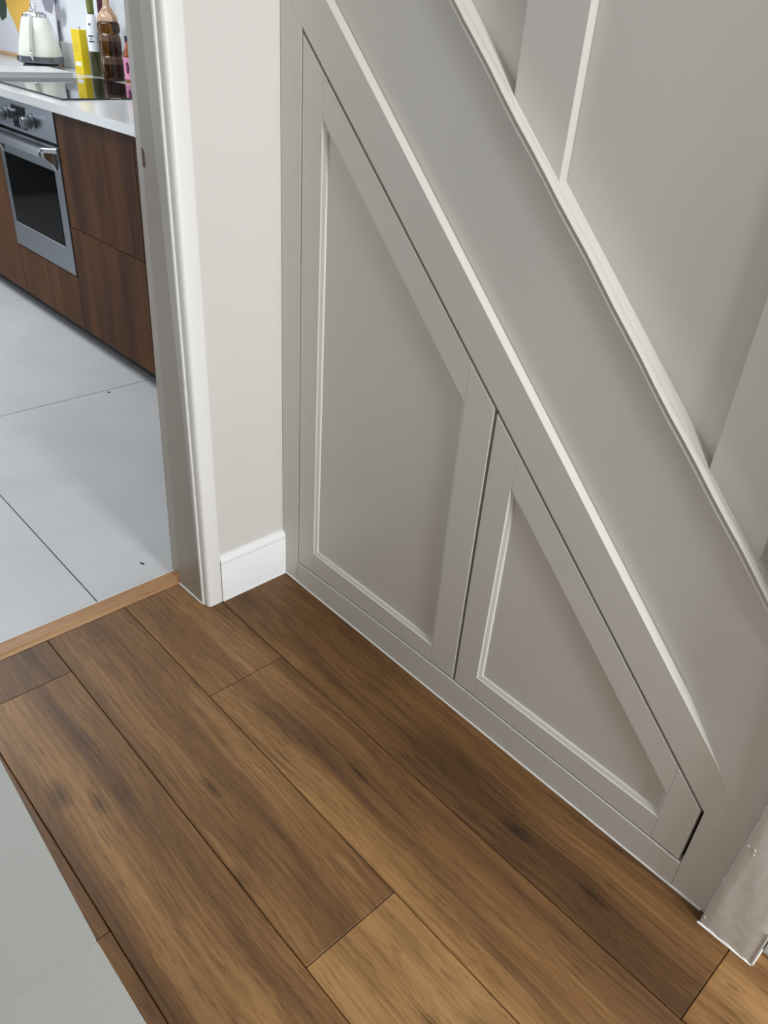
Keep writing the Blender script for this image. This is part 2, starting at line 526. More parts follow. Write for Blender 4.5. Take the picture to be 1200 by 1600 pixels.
struct(box('ceiling', -0.2, 3.3, -1.45, 1.04, 2.45, 2.55, 'ceiling'))
# kitchen shell
struct(box('wall_kitchen_back', -4.9, -0.2, 0.99, 1.09, 0.0, 2.45, 'kitchen_wall'), 'white kitchen wall behind the worktop')
struct(box('wall_kitchen_side', -0.3, -0.2, 0.33, 0.99, 0.0, 2.45, 'kitchen_wall'))
bm = bmesh.new()
add_box(bm, -4.9, -4.8, -2.8, -2.65, 0, 2.45); add_box(bm, -4.9, -4.8, -1.05, 1.09, 0, 2.45); add_box(bm, -4.9, -4.8, -2.65, -1.05, 2.25, 2.45)
struct(link('wall_kitchen_end', bm, 'kitchen_grey'))
bm = bmesh.new()
add_box(bm, -4.9, -3.4, -2.9, -2.8, 0, 2.45); add_box(bm, -1.8, -0.2, -2.9, -2.8, 0, 2.45)
add_box(bm, -3.4, -1.8, -2.9, -2.8, 0, 1.0); add_box(bm, -3.4, -1.8, -2.9, -2.8, 2.1, 2.45)
struct(link('wall_kitchen_left', bm, 'kitchen_grey'))
struct(box('wall_kitchen_front', -0.3, -0.2, -2.8, -1.40, 0.0, 2.45, 'kitchen_wall'))
struct(box('ceiling', -4.9, -0.2, -2.9, 1.09, 2.45, 2.55, 'ceiling'))

cl = empty('fill_light_housing', (1.92, -0.26, 2.45), 0, 'unseen round white housing added above the ledge fill light', 'lamp')  # out of view, added to go with the overhead fill
bm = bmesh.new()
bmesh.ops.create_cone(bm, cap_ends=True, segments=32, radius1=0.16, radius2=0.14, depth=0.05)
link('housing', bm, 'white_gloss', cl, loc=(0, 0, -0.026))

# front door with its glazed opening, garden door and kitchen window (all out of the picture)


def frame(bm, ax, x, a0, a1, z0, z1, w, t):
    for (p, q, r, s) in ((a0, a0 + w, z0, z1), (a1 - w, a1, z0, z1), (a0 + w, a1 - w, z0, z0 + w), (a0 + w, a1 - w, z1 - w, z1)):
        if ax == 'x':
            add_box(bm, x, x + t, p, q, r, s)
        else:
            add_box(bm, p, q, x, x + t, r, s)


d2 = struct(empty('door_2', (3.22, -0.46, 0)), 'glazed front door of the hall')
bm = bmesh.new(); frame(bm, 'x', 0, -0.475, -0.365, 0, 2.12, 0.05, 0.06); bm.free()
bm = bmesh.new()
add_box(bm, 0, 0.05, -0.475, -0.33, 0.005, 2.11); add_box(bm, 0, 0.05, 0.33, 0.475, 0.005, 2.11)
add_box(bm, 0, 0.05, -0.33, 0.33, 0.005, 0.15); add_box(bm, 0, 0.05, -0.33, 0.33, 2.09, 2.11)
link('door_leaf', bm, 'white_gloss', d2)
w1 = struct(empty('window_1', (-4.86, -1.85, 0)))
bm = bmesh.new(); frame(bm, 'x', 0, -0.8, 0.8, 0.0, 2.25, 0.06, 0.05); add_box(bm, 0, 0.05, -0.03, 0.03, 0.06, 2.19)
link('window_frame', bm, 'white_gloss', w1)
w2 = struct(empty('window_2', (-2.6, -2.88, 0)))
bm = bmesh.new(); frame(bm, 'y', 0, -0.8, 0.8, 1.0, 2.1, 0.06, 0.05)
link('window_frame', bm, 'white_gloss', w2)

# ------------------------------------------------------------------ doorway: jamb lining, casing, strike plate
door = struct(empty('door_1', (0, 0, 0)), 'white painted doorway frame leading to the kitchen')


def strip_z(name, prof, z0, z1, m, parent, smooth=False, lean=0.0):
    bm = bmesh.new()
    a = [bm.verts.new((x, y, z0)) for x, y in prof]
    b = [bm.verts.new((x, y + (lean(x) if callable(lean) else lean) * (z1 - z0), z1)) for x, y in prof]
    bm.faces.new(a); bm.faces.new(b[::-1])
    for i in range(len(prof)):
        j = (i + 1) % len(prof)
        bm.faces.new((a[i], a[j], b[j], b[i]))
    o = link(name, bm, m, parent)
    return smooth_angle(o, 32) if smooth else o


# jamb: front part proud, rear part rebated for the door leaf
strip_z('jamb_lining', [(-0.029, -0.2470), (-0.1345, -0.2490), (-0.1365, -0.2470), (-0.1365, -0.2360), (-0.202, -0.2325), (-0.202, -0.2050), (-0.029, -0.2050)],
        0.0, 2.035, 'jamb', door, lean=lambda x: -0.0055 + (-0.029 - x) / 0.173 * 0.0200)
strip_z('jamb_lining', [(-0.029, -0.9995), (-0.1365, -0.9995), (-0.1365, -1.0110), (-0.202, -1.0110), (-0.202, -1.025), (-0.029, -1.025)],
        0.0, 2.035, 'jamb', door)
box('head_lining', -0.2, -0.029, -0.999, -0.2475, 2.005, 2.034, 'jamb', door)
cas = [(-0.0295, -0.2465), (-0.0285, -0.2478), (-0.0250, -0.2482), (-0.0230, -0.2472), (-0.0224, -0.2458), (-0.0230, -0.2446),
       (-0.0200, -0.2440), (-0.0150, -0.2434), (-0.0100, -0.2422), (-0.0064, -0.2402), (-0.0044, -0.2374), (-0.0037, -0.2340), (-0.0035, -0.2060), (-0.0050, -0.2020), (-0.0080, -0.2006), (-0.0175, -0.2004), (-0.0295, -0.2004)]
strip_z('casing', cas, 0.0, 2.08, 'casing', door, smooth=True, lean=lambda x: -0.0055 if x < -0.003 else 0)
strip_z('casing', [(x, -1.2478 - y) for x, y in cas], 0.0, 2.08, 'casing', door, smooth=True)
box('casing', -0.0175, -0.0035, -1.0474, -0.2004, 2.081, 2.13, 'white_gloss', door)
# caulk line at the foot of the jamb
prism('caulk_line', [(-0.1365, -0.2515), (-0.029, -0.2495), (-0.029, -0.2470), (-0.1365, -0.2490)], 0.0, 0.0025, 'white_gloss', door, 'xy')
# strike plate let into the rebate edge
sp = prism('strike_plate', [(0, 0), (0.018, 0), (0.018, 0.062), (0, 0.062)], -0.0012, 0.0, 'metal_plate', door, 'xz')
sp.location = (-0.1560, -0.2242, 1.012)
spb = prism('latch_recess', [(0, 0), (0.007, 0), (0.006, 0.03), (0, 0.034)], -0.0008, 0.0, 'dark_gap', door, 'xz')  # flat dark plate in place of a cut recess
spb.location = (-0.1330, -0.2425, 1.020)

# baseboard with its moulded top
prof = [(-0.0175, 0.0), (-0.003, 0.0), (-0.003, 0.108), (-0.0042, 0.1105), (-0.0048, 0.1135), (-0.0036, 0.1165), (-0.0034, 0.120), (-0.0050, 0.126), (-0.0085, 0.131), (-0.013, 0.1345), (-0.0175, 0.136)]
bm = bmesh.new()
a = [bm.verts.new((x, -0.2002, z)) for x, z in prof]
b = [bm.verts.new((x, -0.0005, z)) for x, z in prof]
bm.faces.new(a); bm.faces.new(b[::-1])
for i in range(len(prof)):
    bm.faces.new((a[i], a[(i + 1) % len(prof)], b[(i + 1) % len(prof)], b[i]))
struct(smooth_angle(link('baseboard_back', bm, 'white_gloss'), 35), 'short white skirting board beside the door casing')
struct(box('trim_3', -0.003, -0.0012, -0.2002, -0.0005, 0.0, 0.003, 'caulk'), 'thin white caulk line under the skirting board')

# ------------------------------------------------------------------ understairs cupboard
TZ = -0.0105
cup = empty('understairs_cupboard', (0, 0, 0), TZ, 'greige built-in cupboard with two slanted shaker doors under the stairs', 'cupboard')
G = lambda u: 1.2697 - 0.9408 * (u - 0.0506)                       # lower edge of the slanting rail
GD = lambda u: G(u) - 0.0082                                       # door edge under it
F = lambda u: 1.3127 - 0.9484 * (u - 0.119)                        # its upper edge
PT = [(0.0515, 0.0660), (0.271, 0.0745), (0.455, 0.0780), (0.615, 0.0785), (0.784, 0.0758), (0.9465, 0.0750), (1.0906, 0.0728), (1.1715, 0.0700)]


def bot(u):
    for (a, za), (b, zb) in zip(PT, PT[1:]):
        if u <= b:
            return za + (zb - za) * (u - a) / (b - a)
    return PT[-1][1]


def botline(u0, u1, dz):
    us = [u0] + [p[0] for p in PT if u0 + 0.01 < p[0] < u1 - 0.01] + [u1]
    return [(u, bot(u) + dz) for u in us]


TK = 0.020
prism('stile', [(-0.016, 0.0), (0.0497, 0.0), (0.0497, G(0.0497)), (-0.016, G(-0.016))], 0.0, TK, 'greige', cup, bev=0.0006)
prism('slanted_rail', [(-0.016, G(-0.016)), (1.255, G(1.255)), (1.255, F(1.255)), (-0.016, F(-0.016))], 0.0, TK, 'greige', cup, bev=0.0008)
prism('stile', [(1.1752, 0.0), (1.255, 0.0), (1.255, G(1.255)), (1.1752, G(1.1752))], 0.0, TK, 'greige', cup, bev=0.0005)
prism('plinth', [(1.1747, 0.0), (0.0502, 0.0)] + botline(0.0502, 1.1747, -0.0022), -0.0008, TK, 'greige', cup, bev=0.0012)
prism('caulk_line', [(-0.003, -0.0028), (1.235, -0.0028), (1.235, 0.0), (-0.003, 0.0)], 0.0, 0.003, 'caulk', cup, 'xy')
prism('gap_backing', [(-0.016, 0.0), (1.235, 0.0), (1.235, F(1.235) - 0.02), (-0.016, F(-0.016) - 0.02)], 0.055, 0.065, 'dark_gap', cup)  # added dark sheet behind the doors so their gaps read as shade


def ring(opening, prof, m, parent, name):
    """moulding swept round a closed opening; prof = (inset, depth)"""
    n = len(opening)
    P = [Vector(p) for p in opening]
    area2 = sum(P[i].x * P[(i + 1) % n].y - P[(i + 1) % n].x * P[i].y for i in range(n))
    sgn = 1 if area2 > 0 else -1

    def inset(k):
        out = []
        for i in range(n):
            a, b, c = P[i - 1], P[i], P[(i + 1) % n]
            e1 = (b - a).normalized(); e2 = (c - b).normalized()
            n1 = Vector((-e1.y, e1.x)) * sgn; n2 = Vector((-e2.y, e2.x)) * sgn
            den = 1 + n1.dot(n2)
            out.append(b + (n1 + n2) * (k / den))
        return out
    bm = bmesh.new()
    rows = []
    for k, d in prof:
        rows.append([bm.verts.new((p.x, d, p.y)) for p in inset(k)])
    for a, b in zip(rows, rows[1:] + rows[:1]):
        for i in range(n):
            j = (i + 1) % n
            bm.faces.new((a[i], a[j], b[j], b[i]))
    return link(name, bm, m, parent)


MOULD = [(0.0, 0.0018), (0.0010, 0.0030), (0.0082, 0.0058), (0.0092, 0.0095), (0.0092, 0.016), (0.0, 0.016)]


def cupboard_door(u0, u1, opening, label):
    d = empty('door', (0, 0, 0), 0.0, label)
    d.parent = cup
    ul, ur = opening[0][0], opening[1][0]
    e = 0.0005
    bt = lambda a, b: botline(a, b, 0.0018)
    prism('stile', bt(u0, ul) + [(ul, GD(ul)), (u0, GD(u0))], 0.0005, TK, 'greige', d, bev=0.0012)
    prism('stile', bt(ur, u1) + [(u1, GD(u1)), (ur, GD(ur))], 0.0005, TK, 'greige', d, bev=0.0012)
    prism('rail', bt(ul, ur) + [(ur, opening[1][1]), (ul, opening[0][1])], 0.0005, TK, 'greige', d, bev=0.0004)
    prism('slanted_rail', [(ul, opening[3][1]), (ur, opening[2][1]), (ur, GD(ur)), (ul, GD(ul))], 0.0005, TK, 'greige', d, bev=0.0004)
    ring(opening, MOULD, 'greige', d, 'moulding')
    prism('panel', [(ul - 0.004, opening[0][1] - 0.004), (ur + 0.004, opening[1][1] - 0.004), (ur + 0.004, opening[2][1] + 0.002), (ul - 0.004, opening[3][1] + 0.006)],
          0.0098, 0.0155, 'greige', d)
    return d


cupboard_door(0.0522, 0.6122, [(0.1145, 0.1300), (0.5428, 0.1265), (0.5428, 0.7180), (0.1145, 1.1300)], 'larger four-sided slanted cupboard door beside the skirting')
cupboard_door(0.6186, 1.1690, [(0.6760, 0.1318), (1.1106, 0.1294), (1.1106, 0.1937), (0.6745, 0.6010)], 'smaller low slanted cupboard door beside the plaster pier')

# ------------------------------------------------------------------ staircase wall: stringer panel, cap moulding, panelled wall
stair = struct(empty('wall_stairs', (0, 0, 0), TZ), 'greige staircase wall with a slanted string and tall panelling')
BL = lambda u: 1.308 - 0.951 * (u - 0.4)                           # line of the cap moulding
DS = 0.021


def ledge(u):
    for (a, da), (b, db) in zip(LD, LD[1:]):
        if u <= b:
            t = (u - a) / (b - a)
            t = t * t * (3 - 2 * t)
            return da + (db - da) * t
    return LD[-1][1]


LD = [(-0.1, DS), (1.06, DS), (1.185, -0.0004), (1.4, -0.0006)]
bm = bmesh.new()
rows = []
NU = 64
for i in range(NU + 1):
    u = -0.016 + (1.262 + 0.016) * i / NU
    zb, zt = F(u), BL(u) + 0.012
    d = ledge(u)
    r = []
    for t in (-0.05, 0.0, 0.12, 0.3, 0.5, 0.75, 1.0):
        k = max(t, 0) ** 0.8
        dd = d + (DS - d) * min(1.0, k * 1.1)
        r.append(bm.verts.new((u, dd, zb + (zt - zb) * t)))
    r.append(bm.verts.new((u, 0.118, zt)))
    r.append(bm.verts.new((u, 0.118, zb - 0.012)))
    rows.append(r)
for a, b in zip(rows, rows[1:]):
    n = len(a)
    for k in range(n):
        bm.faces.new((a[k], b[k], b[(k + 1) % n], a[(k + 1) % n]))
bm.faces.new(rows[0]); bm.faces.new(rows[-1][::-1])
smooth_angle(link('string_panel', bm, 'greige_wall', stair), 30)
# bright ledge on top of the slanting rail
bm = bmesh.new()
rows = []
for i in range(NU + 1):
    u = -0.016 + 1.205 * i / NU
    rows.append([bm.verts.new((u, 0.0, F(u))), bm.verts.new((u, 0.0225, F(u) - 0.0005)), bm.verts.new((u, 0.0225, F(u) - 0.006)), bm.verts.new((u, 0.0, F(u) - 0.0035))])
bm.free()

# cap moulding, swept down the string
CAP = [(0.0215, 0.0040), (0.0155, 0.0060), (0.0135, 0.0085), (0.0140, 0.0112), (0.0175, 0.0130), (0.0138, 0.0150), (0.0125, 0.0178), (0.0145, 0.0200),
       (0.0220, 0.0188), (0.0350, 0.0138), (0.0500, 0.0070), (0.0690, -0.0010), (0.0690, -0.03), (0.0215, -0.03)]
sl = math.atan(0.951)
bm = bmesh.new()
rows = []
NB = 40
rnd = random.Random(3)
for i in range(NB + 1):
    u = -0.016 + 1.285 * i / NB
    wob = 0.0006 * math.sin(i * 1.7) + 0.0005 * math.sin(i * 0.6)
    r = []
    for k, (d, n) in enumerate(CAP):
        un, zn = u + n * math.sin(sl) * 0, BL(u) + (n + wob) / math.cos(sl)
        r.append(bm.verts.new((un, d + 0.3 * wob, zn)))
    rows.append(r)
for a, b in zip(rows, rows[1:]):
    n = len(a)
    for k in range(n):
        bm.faces.new((a[k], b[k], b[(k + 1) % n], a[(k + 1) % n]))
bm.faces.new(rows[0]); bm.faces.new(rows[-1][::-1])
smooth_angle(link('cap_moulding', bm, 'greige', stair), 38)

prism('wall_panel', [(-0.016, BL(-0.016) - 0.03), (1.262, BL(1.262) - 0.03), (1.262, 2.449), (-0.016, 2.449)], 0.068, 0.118, 'greige_wall', stair)
for (a, b) in ((0.055, 0.166), (0.518, 0.6293), (0.981, 1.0920)):
    prism('batten', [(a, BL(a) - 0.012), (b, BL(b) - 0.012), (b, 2.2), (a, 2.2)], 0.050, 0.0678, 'greige_wall', stair, bev=0.0012)

# plaster pier at the foot of the stairs
bm = bmesh.new()
rnd = random.Random(11)
NZ = 90
rows = []
for i in range(NZ + 1):
    t = i / NZ
    z = 0.75 * (t ** 1.3) if i < NZ - 1 else (1.2 if i == NZ - 1 else 2.449)
    lean = min(z, 0.5) * 0.033
    j = 0.0006 * math.sin(z * 90) + 0.0009 * (rnd.random() - 0.5) * 2 + 0.0006 * math.sin(z * 33 + 1)
    xl = 1.2425 + lean + j
    xr = 1.3405 + 0.0006 * math.sin(z * 55)
    r = [bm.verts.new((xl + 0.004, 0.02, z)), bm.verts.new((xl, -0.028 + 0.001 * rnd.random(), z)), bm.verts.new((xl + 0.0022, -0.0345, z)), bm.verts.new((xl + 0.006, -0.036, z))]
    for k in range(1, 6):
        r.append(bm.verts.new((xl + 0.006 + (xr - 0.006 - xl - 0.006) * k / 6, -0.036 + 0.0007 * math.sin(z * 31 + k * 2.1) * (0.4 + rnd.random()), z)))
    r += [bm.verts.new((xr - 0.006, -0.036, z)), bm.verts.new((xr - 0.0016, -0.0345, z)), bm.verts.new((xr, -0.030, z)),
          bm.verts.new((xr, 0.10, z)), bm.verts.new((xl + 0.004, 0.10, z))]
    rows.append(r)
for a, b in zip(rows, rows[1:]):
    n = len(a)
    for k in range(n):
        bm.faces.new((a[k], a[(k + 1) % n], b[(k + 1) % n], b[k]))
bm.faces.new(rows[0]); bm.faces.new(rows[-1][::-1])
pier = struct(smooth_angle(link('wall_pier', bm, 'pier'), 50), 'lumpy greige painted plaster pier ending the staircase wall')
for (bx, bz, br) in ((1.2665, 0.2350, 0.0024), (1.2680, 0.2250, 0.0019), (1.2560, 0.235, 0.0020), (1.2485, 0.022, 0.0022)):
    bm = bmesh.new()
    bmesh.ops.create_icosphere(bm, subdivisions=2, radius=br)
    bmesh.ops.scale(bm, vec=(1, 0.3, 1.5), verts=bm.verts[:])
    link('paint_blister', bm, 'pier', pier, smooth=True, loc=(bx, -0.0365, bz))
# chipped pale paint line along the pier's foot
bm = bmesh.new()
pts = [1.2415 + 0.0985 * k / 14 for k in range(15)]
top = [bm.verts.new((x, -0.0366, 0.0008 + 0.0026 * rnd.random())) for x in pts]
topb = [bm.verts.new((x, -0.0355, v.co.z)) for x, v in zip(pts, top)]
bt_ = [bm.verts.new((x, -0.0385, 0.0)) for x in pts]
for k in range(14):
    bm.faces.new((top[k], top[k + 1], bt_[k + 1], bt_[k])); bm.faces.new((topb[k], topb[k + 1], top[k + 1], top[k]))
link('paint_edge', bm, 'caulk', pier)
bm = bmesh.new()
add_box(bm, 1.3408, 1.3425, -0.036, 0.1, 0.0, 0.004); add_box(bm, 1.3390, 1.3415, -0.0372, -0.0335, 0.0, 0.09)
link('paint_edge', bm, 'caulk', pier)

# carpeted flight behind the wall
flight = empty('staircase', (1.345, 0.0, 0), 0.0, 'grey carpeted stair rising behind the plaster pier', 'staircase')
for k in range(6):
    x1 = 0.22 - 0.205 * k
    y0 = 0.0005 if k == 0 else 0.13
    xx0 = x1 - 0.21
    if k == 0:
        xx0 = -0.002
    o = box('carpet_step', xx0, x1, y0, 0.93, 0.0, 0.19 * (k + 1), 'carpet', flight, bev=0.0012)

# ------------------------------------------------------------------ pale cabinet at the lower edge of the picture
con = empty('console_cabinet', (0.948, -1.12, 0), -0.010, 'pale grey console cabinet with a two board top on the oak floor', 'cabinet')
box('carcass', -0.72, 0.62, -0.21, 0.170, 0.06, 0.556, 'console', con, bev=0.002)
b1 = prism('top_board', [(-0.74, -0.212), (0.0, -0.212), (0.0, 0.2020), (-0.002, 0.2035), (-0.74, 0.228)], 0.580, 0.6, 'console', con, 'xy', bev=0.0004)
for v in b1.data.vertices:                                         # the far board sags a little away from the seam
    v.co.z += 0.030 * v.co.x
b2 = prism('top_board', [(0.0, -0.212), (0.64, -0.212), (0.64, 0.209), (0.002, 0.2035), (0.0, 0.2020)], 0.580, 0.6, 'console', con, 'xy', bev=0.0004)
for (lx, ly) in ((-0.70, -0.19), (0.58, -0.19), (-0.70, 0.13), (0.58, 0.13)):
    box('leg', lx, lx + 0.03, ly, ly + 0.03, 0.0, 0.0600, 'console', con)

# ------------------------------------------------------------------ kitchen run: base units
YF = 0.288


def front(name, x0, x1, z0, z1, parent, seed, tone=0.5):
    bm = bmesh.new()
    cx, cz = (x0 + x1) / 2, (z0 + z1) / 2
    add_box(bm, x0 + 0.0015 - cx, x1 - 0.0015 - cx, 0, 0.019, z0 + 0.0015 - cz, z1 - 0.0015 - cz, 0.0008)
    o = link(name, bm, 'walnut', parent, loc=(cx, YF, cz))
    o.color = (tone, seed, 0, 1)
    return o


def unit(x0, x1, label):
    t = empty('base_unit', (0, 0, 0), 0, label, 'kitchen unit', None)
    bm = bmesh.new()
    add_box(bm, x0 + 0.001, x1 - 0.001, YF + 0.021, 0.97, 0.085, 0.915)
    c = link('carcass', bm, 'walnut', t); c.color = (0.42, 0.6, 0, 1)
    box('plinth', x0 + 0.001, x1 - 0.001, YF + 0.065, YF + 0.08, 0.0025, 0.0845, 'black_plastic', t)
    return t


t = unit(-1.812, -1.212, 'walnut drawer unit with two wide fronts to the right of the oven')
front('drawer', -1.812, -1.212, 0.504, 0.914, t, 0.13, 0.47); front('drawer', -1.812, -1.212, 0.078, 0.504, t, 0.31, 0.5)
t = unit(-1.212, -0.612, 'walnut drawer unit hidden behind the door jamb')
front('drawer', -1.212, -0.612, 0.504, 0.914, t, 0.55, 0.47); front('drawer', -1.212, -0.612, 0.078, 0.504, t, 0.71, 0.5)
t = unit(-3.03, -2.428, 'walnut unit to the left of the oven')
front('door', -3.03, -2.428, 0.078, 0.914, t, 0.87, 0.55)
t = unit(-3.63, -3.03, 'walnut unit under the kettle')
front('door', -3.63, -3.03, 0.078, 0.914, t, 0.2, 0.52)
# oven housing: low drawer under the oven
t = empty('oven_housing', (0, 0, 0), 0, 'walnut oven housing with a low drawer beneath the steel oven', 'kitchen unit')
front('drawer', -2.428, -1.812, 0.078, 0.300, t, 0.42, 0.53)
c = box('carcass', -2.427, -1.813, YF + 0.021, 0.97, 0.085, 0.298, 'walnut', t); c.color = (0.42, 0.5, 0, 1)
box('plinth', -2.427, -1.813, YF + 0.065, YF + 0.08, 0.0025, 0.0845, 'black_plastic', t)

# worktop with upstand
wt = empty('worktop', (0, 0, 0), 0, 'pale quartz worktop running along the kitchen wall', 'worktop')
box('slab', -4.78, -0.31, 0.268, 0.9885, 0.916, 0.950, 'quartz', wt, bev=0.002)
box('upstand', -4.78, -0.31, 0.970, 0.989, 0.9505, 1.066, 'quartz', wt, bev=0.002)

# wall cabinets over the worktop (above the picture) that carry the strip light
wc = empty('wall_cabinet', (0, 0, 0), 0, 'white wall cabinets fixed above the quartz worktop', 'cabinet')
box('carcass', -4.3, -0.9, 0.66, 0.988, 1.50, 2.2, 'white_gloss', wc, bev=0.002)

# oven
ov = empty('oven', (-2.12, YF, 0.0), 0, 'built-in stainless steel oven with a black glass door', 'oven')
box('body', -0.30, 0.30, 0.024, 0.60, 0.304, 0.910, 'black_plastic', ov)
box('control_panel', -0.304, 0.304, -0.004, 0.022, 0.802, 0.914, 'steel', ov, bev=0.002)
dr = box('door', -0.304, 0.304, -0.004, 0.022, 0.304, 0.790, 'steel', ov, bev=0.002)
box('window', -0.258, 0.240, -0.0062, -0.003, 0.412, 0.698, 'oven_glass', dr, bev=0.0008)
box('window_trim', -0.258, 0.240, -0.0072, -0.003, 0.4085, 0.4117, 'chrome', dr)
# handle: flat bar on angled end brackets
bm = bmesh.new()
hp = [(-0.296, -0.0042), (-0.262, -0.048), (-0.250, -0.052), (0.250, -0.052), (0.262, -0.048), (0.296, -0.0042)]
add_prism(bm, hp, 0.768, 0.785, 'xy', 0.002)
add_prism(bm, [(-0.258, -0.0515), (0.235, -0.0515), (0.235, -0.044), (-0.258, -0.044)], 0.748, 0.7682, 'xy', 0.002)
for sx in (-1, 1):                                                 # bracket reaching down to the door at each end
    add_prism(bm, [(-0.0045, 0.7679), (-0.0045, 0.700), (-0.020, 0.728), (-0.046, 0.748), (-0.051, 0.7679)], *sorted((sx * 0.272, sx * 0.258)), plane='yz', bev=0.001)
link('handle', bm, 'handle_steel', dr)
# display and knobs
dp = box('display', -0.088, 0.040, -0.0085, -0.0045, 0.817, 0.895, 'black_glass', ov, bev=0.0012)
box('display_frame', -0.093, 0.045, -0.0065, -0.0042, 0.895, 0.899, 'chrome', dp)
box('display_frame', -0.093, 0.045, -0.0065, -0.0042, 0.813, 0.817, 'chrome', dp)
box('display_frame', 0.0405, 0.045, -0.0065, -0.0042, 0.8172, 0.8948, 'chrome', dp)
for kx in (0.102, -0.152):
    kn = lathe('knob', [(0, 0.0), (0.031, 0.0), (0.031, 0.006), (0.027, 0.009), (0.022, 0.010), (0.021, 0.040), (0.019, 0.043), (0, 0.043)], 'steel', ov, 24)
    kn.rotation_euler = (math.pi / 2, 0, 0)
    kn.location = (kx, -0.0045, 0.853)
    k2 = box('knob_grip', -0.005, 0.005, -0.020, 0.020, 0.0431, 0.0452, 'steel', kn)

# hob
hob = empty('induction_hob', (-2.20, 0.59, 0.9502), 0, 'black glass induction hob set on the pale worktop', 'hob')
box('glass_plate', -0.385, 0.385, -0.262, 0.255, 0.0, 0.006, 'black_glass', hob, bev=0.0012)

# chopping board, propped flat behind the hob
cb = empty('chopping_board', (-2.745, 0.545, 0.9502), 0, 'thick pale stone board lying on the worktop at the far end of the hob', 'board')
bm = bmesh.new()
add_box(bm, -0.14, 0.14, -0.185, 0.185, 0.0, 0.028, 0.003)
link('slab', bm, 'stone', cb)

# ------------------------------------------------------------------ things on the worktop
ZT = 0.9502
# kettle: rounded-square pyramid on a round base
kt = empty('kettle', (-3.165, 0.820, ZT), math.radians(-42), 'cream pyramid kettle with chrome trim on the worktop below the leaf print', 'kettle')


def rsq(name, prof, m, parent, seg=32, p=3.2):
    bm = bmesh.new()
    rings = []
    for r, z in prof:
        ring_ = []
        for k in range(seg):
            a = 2 * math.pi * k / seg
            c, s = math.cos(a), math.sin(a)
            q = r / (abs(c) ** p + abs(s) ** p) ** (1 / p)
            ring_.append(bm.verts.new((q * c, q * s, z)))
        rings.append(ring_)
    for a, b in zip(rings, rings[1:]):
        for k in range(seg):
            bm.faces.new((a[k], a[(k + 1) % seg], b[(k + 1) % seg], b[k]))
    bm.faces.new(rings[0][::-1]); bm.faces.new(rings[-1])
    return smooth_angle(link(name, bm, m, parent), 35)


lathe('power_base', [(0, 0), (0.088, 0), (0.090, 0.004), (0.088, 0.014), (0.072, 0.020), (0, 0.020)], 'grey_base', kt, 32)
rsq('base_ring', [(0.084, 0.021), (0.100, 0.026), (0.104, 0.032), (0.102, 0.050), (0.097, 0.053)], 'steel', kt)
rsq('body', [(0.097, 0.0532), (0.099, 0.060), (0.092, 0.095), (0.073, 0.170), (0.060, 0.214), (0.057, 0.219), (0.050, 0.221)], 'cream', kt)
rsq('lid', [(0.051, 0.2212), (0.054, 0.224), (0.052, 0.231), (0.040, 0.240), (0.018, 0.245)], 'chrome', kt)
lathe('lid_knob', [(0, 0.2455), (0.008, 0.2455), (0.007, 0.252), (0.013, 0.257), (0.0155, 0.266), (0.012, 0.274), (0, 0.277)], 'chrome', kt, 20)
# handle (towards the room): strap from the top down to a chrome foot
hpts = []
for i in range(13):
    t_ = i / 12
    x = 0.056 + 0.030 * math.sin(math.pi * min(1, t_ * 1.6) * 0.5) + 0.033 * t_
    z = 0.226 - 0.150 * t_ - 0.004 * math.sin(math.pi * t_)
    hpts.append((x, 0, z))
tube('handle', hpts, [0.006] + [0.0075] * 11 + [0.006], 'cream', kt, 12, flat=3.2, up=(0, 1, 0))
tube('handle_bracket', [(0.052, 0, 0.222), (0.066, 0, 0.229), (0.074, 0, 0.222)], 0.006, 'chrome', kt, 10, flat=1.8, up=(0, 1, 0))
tube('handle_foot', [(0.118, 0, 0.076), (0.116, 0, 0.060), (0.107, 0, 0.040)], 0.0065, 'chrome', kt, 10, flat=1.6, up=(0, 1, 0))
# spout on the far side
bm = bmesh.new()
sv = [(-0.060, -0.016, 0.175), (-0.060, 0.016, 0.175), (-0.056, 0.022, 0.214), (-0.056, -0.022, 0.214), (-0.084, 0, 0.216), (-0.070, 0, 0.178)]
v = [bm.verts.new(p) for p in sv]
for f_ in ((0, 1, 2, 3), (0, 3, 4, 5), (1, 5, 4, 2), (3, 2, 4), (0, 5, 1)):
    bm.faces.new([v[k] for k in f_])
link('spout', bm, 'chrome', kt)

# art print leaning on the wall
ap = empty('art_print', (-3.68, 0.955, ZT), 0, 'leaning art print of a yellow leaf in a thin pale wood frame behind the kettle', 'print')
ap.rotation_euler = (math.radians(-1.2), 0, 0)
box('sheet', -0.52, 0.43, 0.0, 0.006, 0.018, 0.62, 'print_paper', ap)
box('frame_bar', -0.53, 0.43, -0.006, 0.010, 0.0, 0.0178, 'pine', ap, bev=0.001)


def flat_leaf(name, pts, m, z=-0.0012):
    bm = bmesh.new()
    add_prism(bm, pts, z, -0.0002, 'xz')
    return link(name, bm, m, ap)


def onprint(x, z):
    return (x + 3.68, z - ZT)


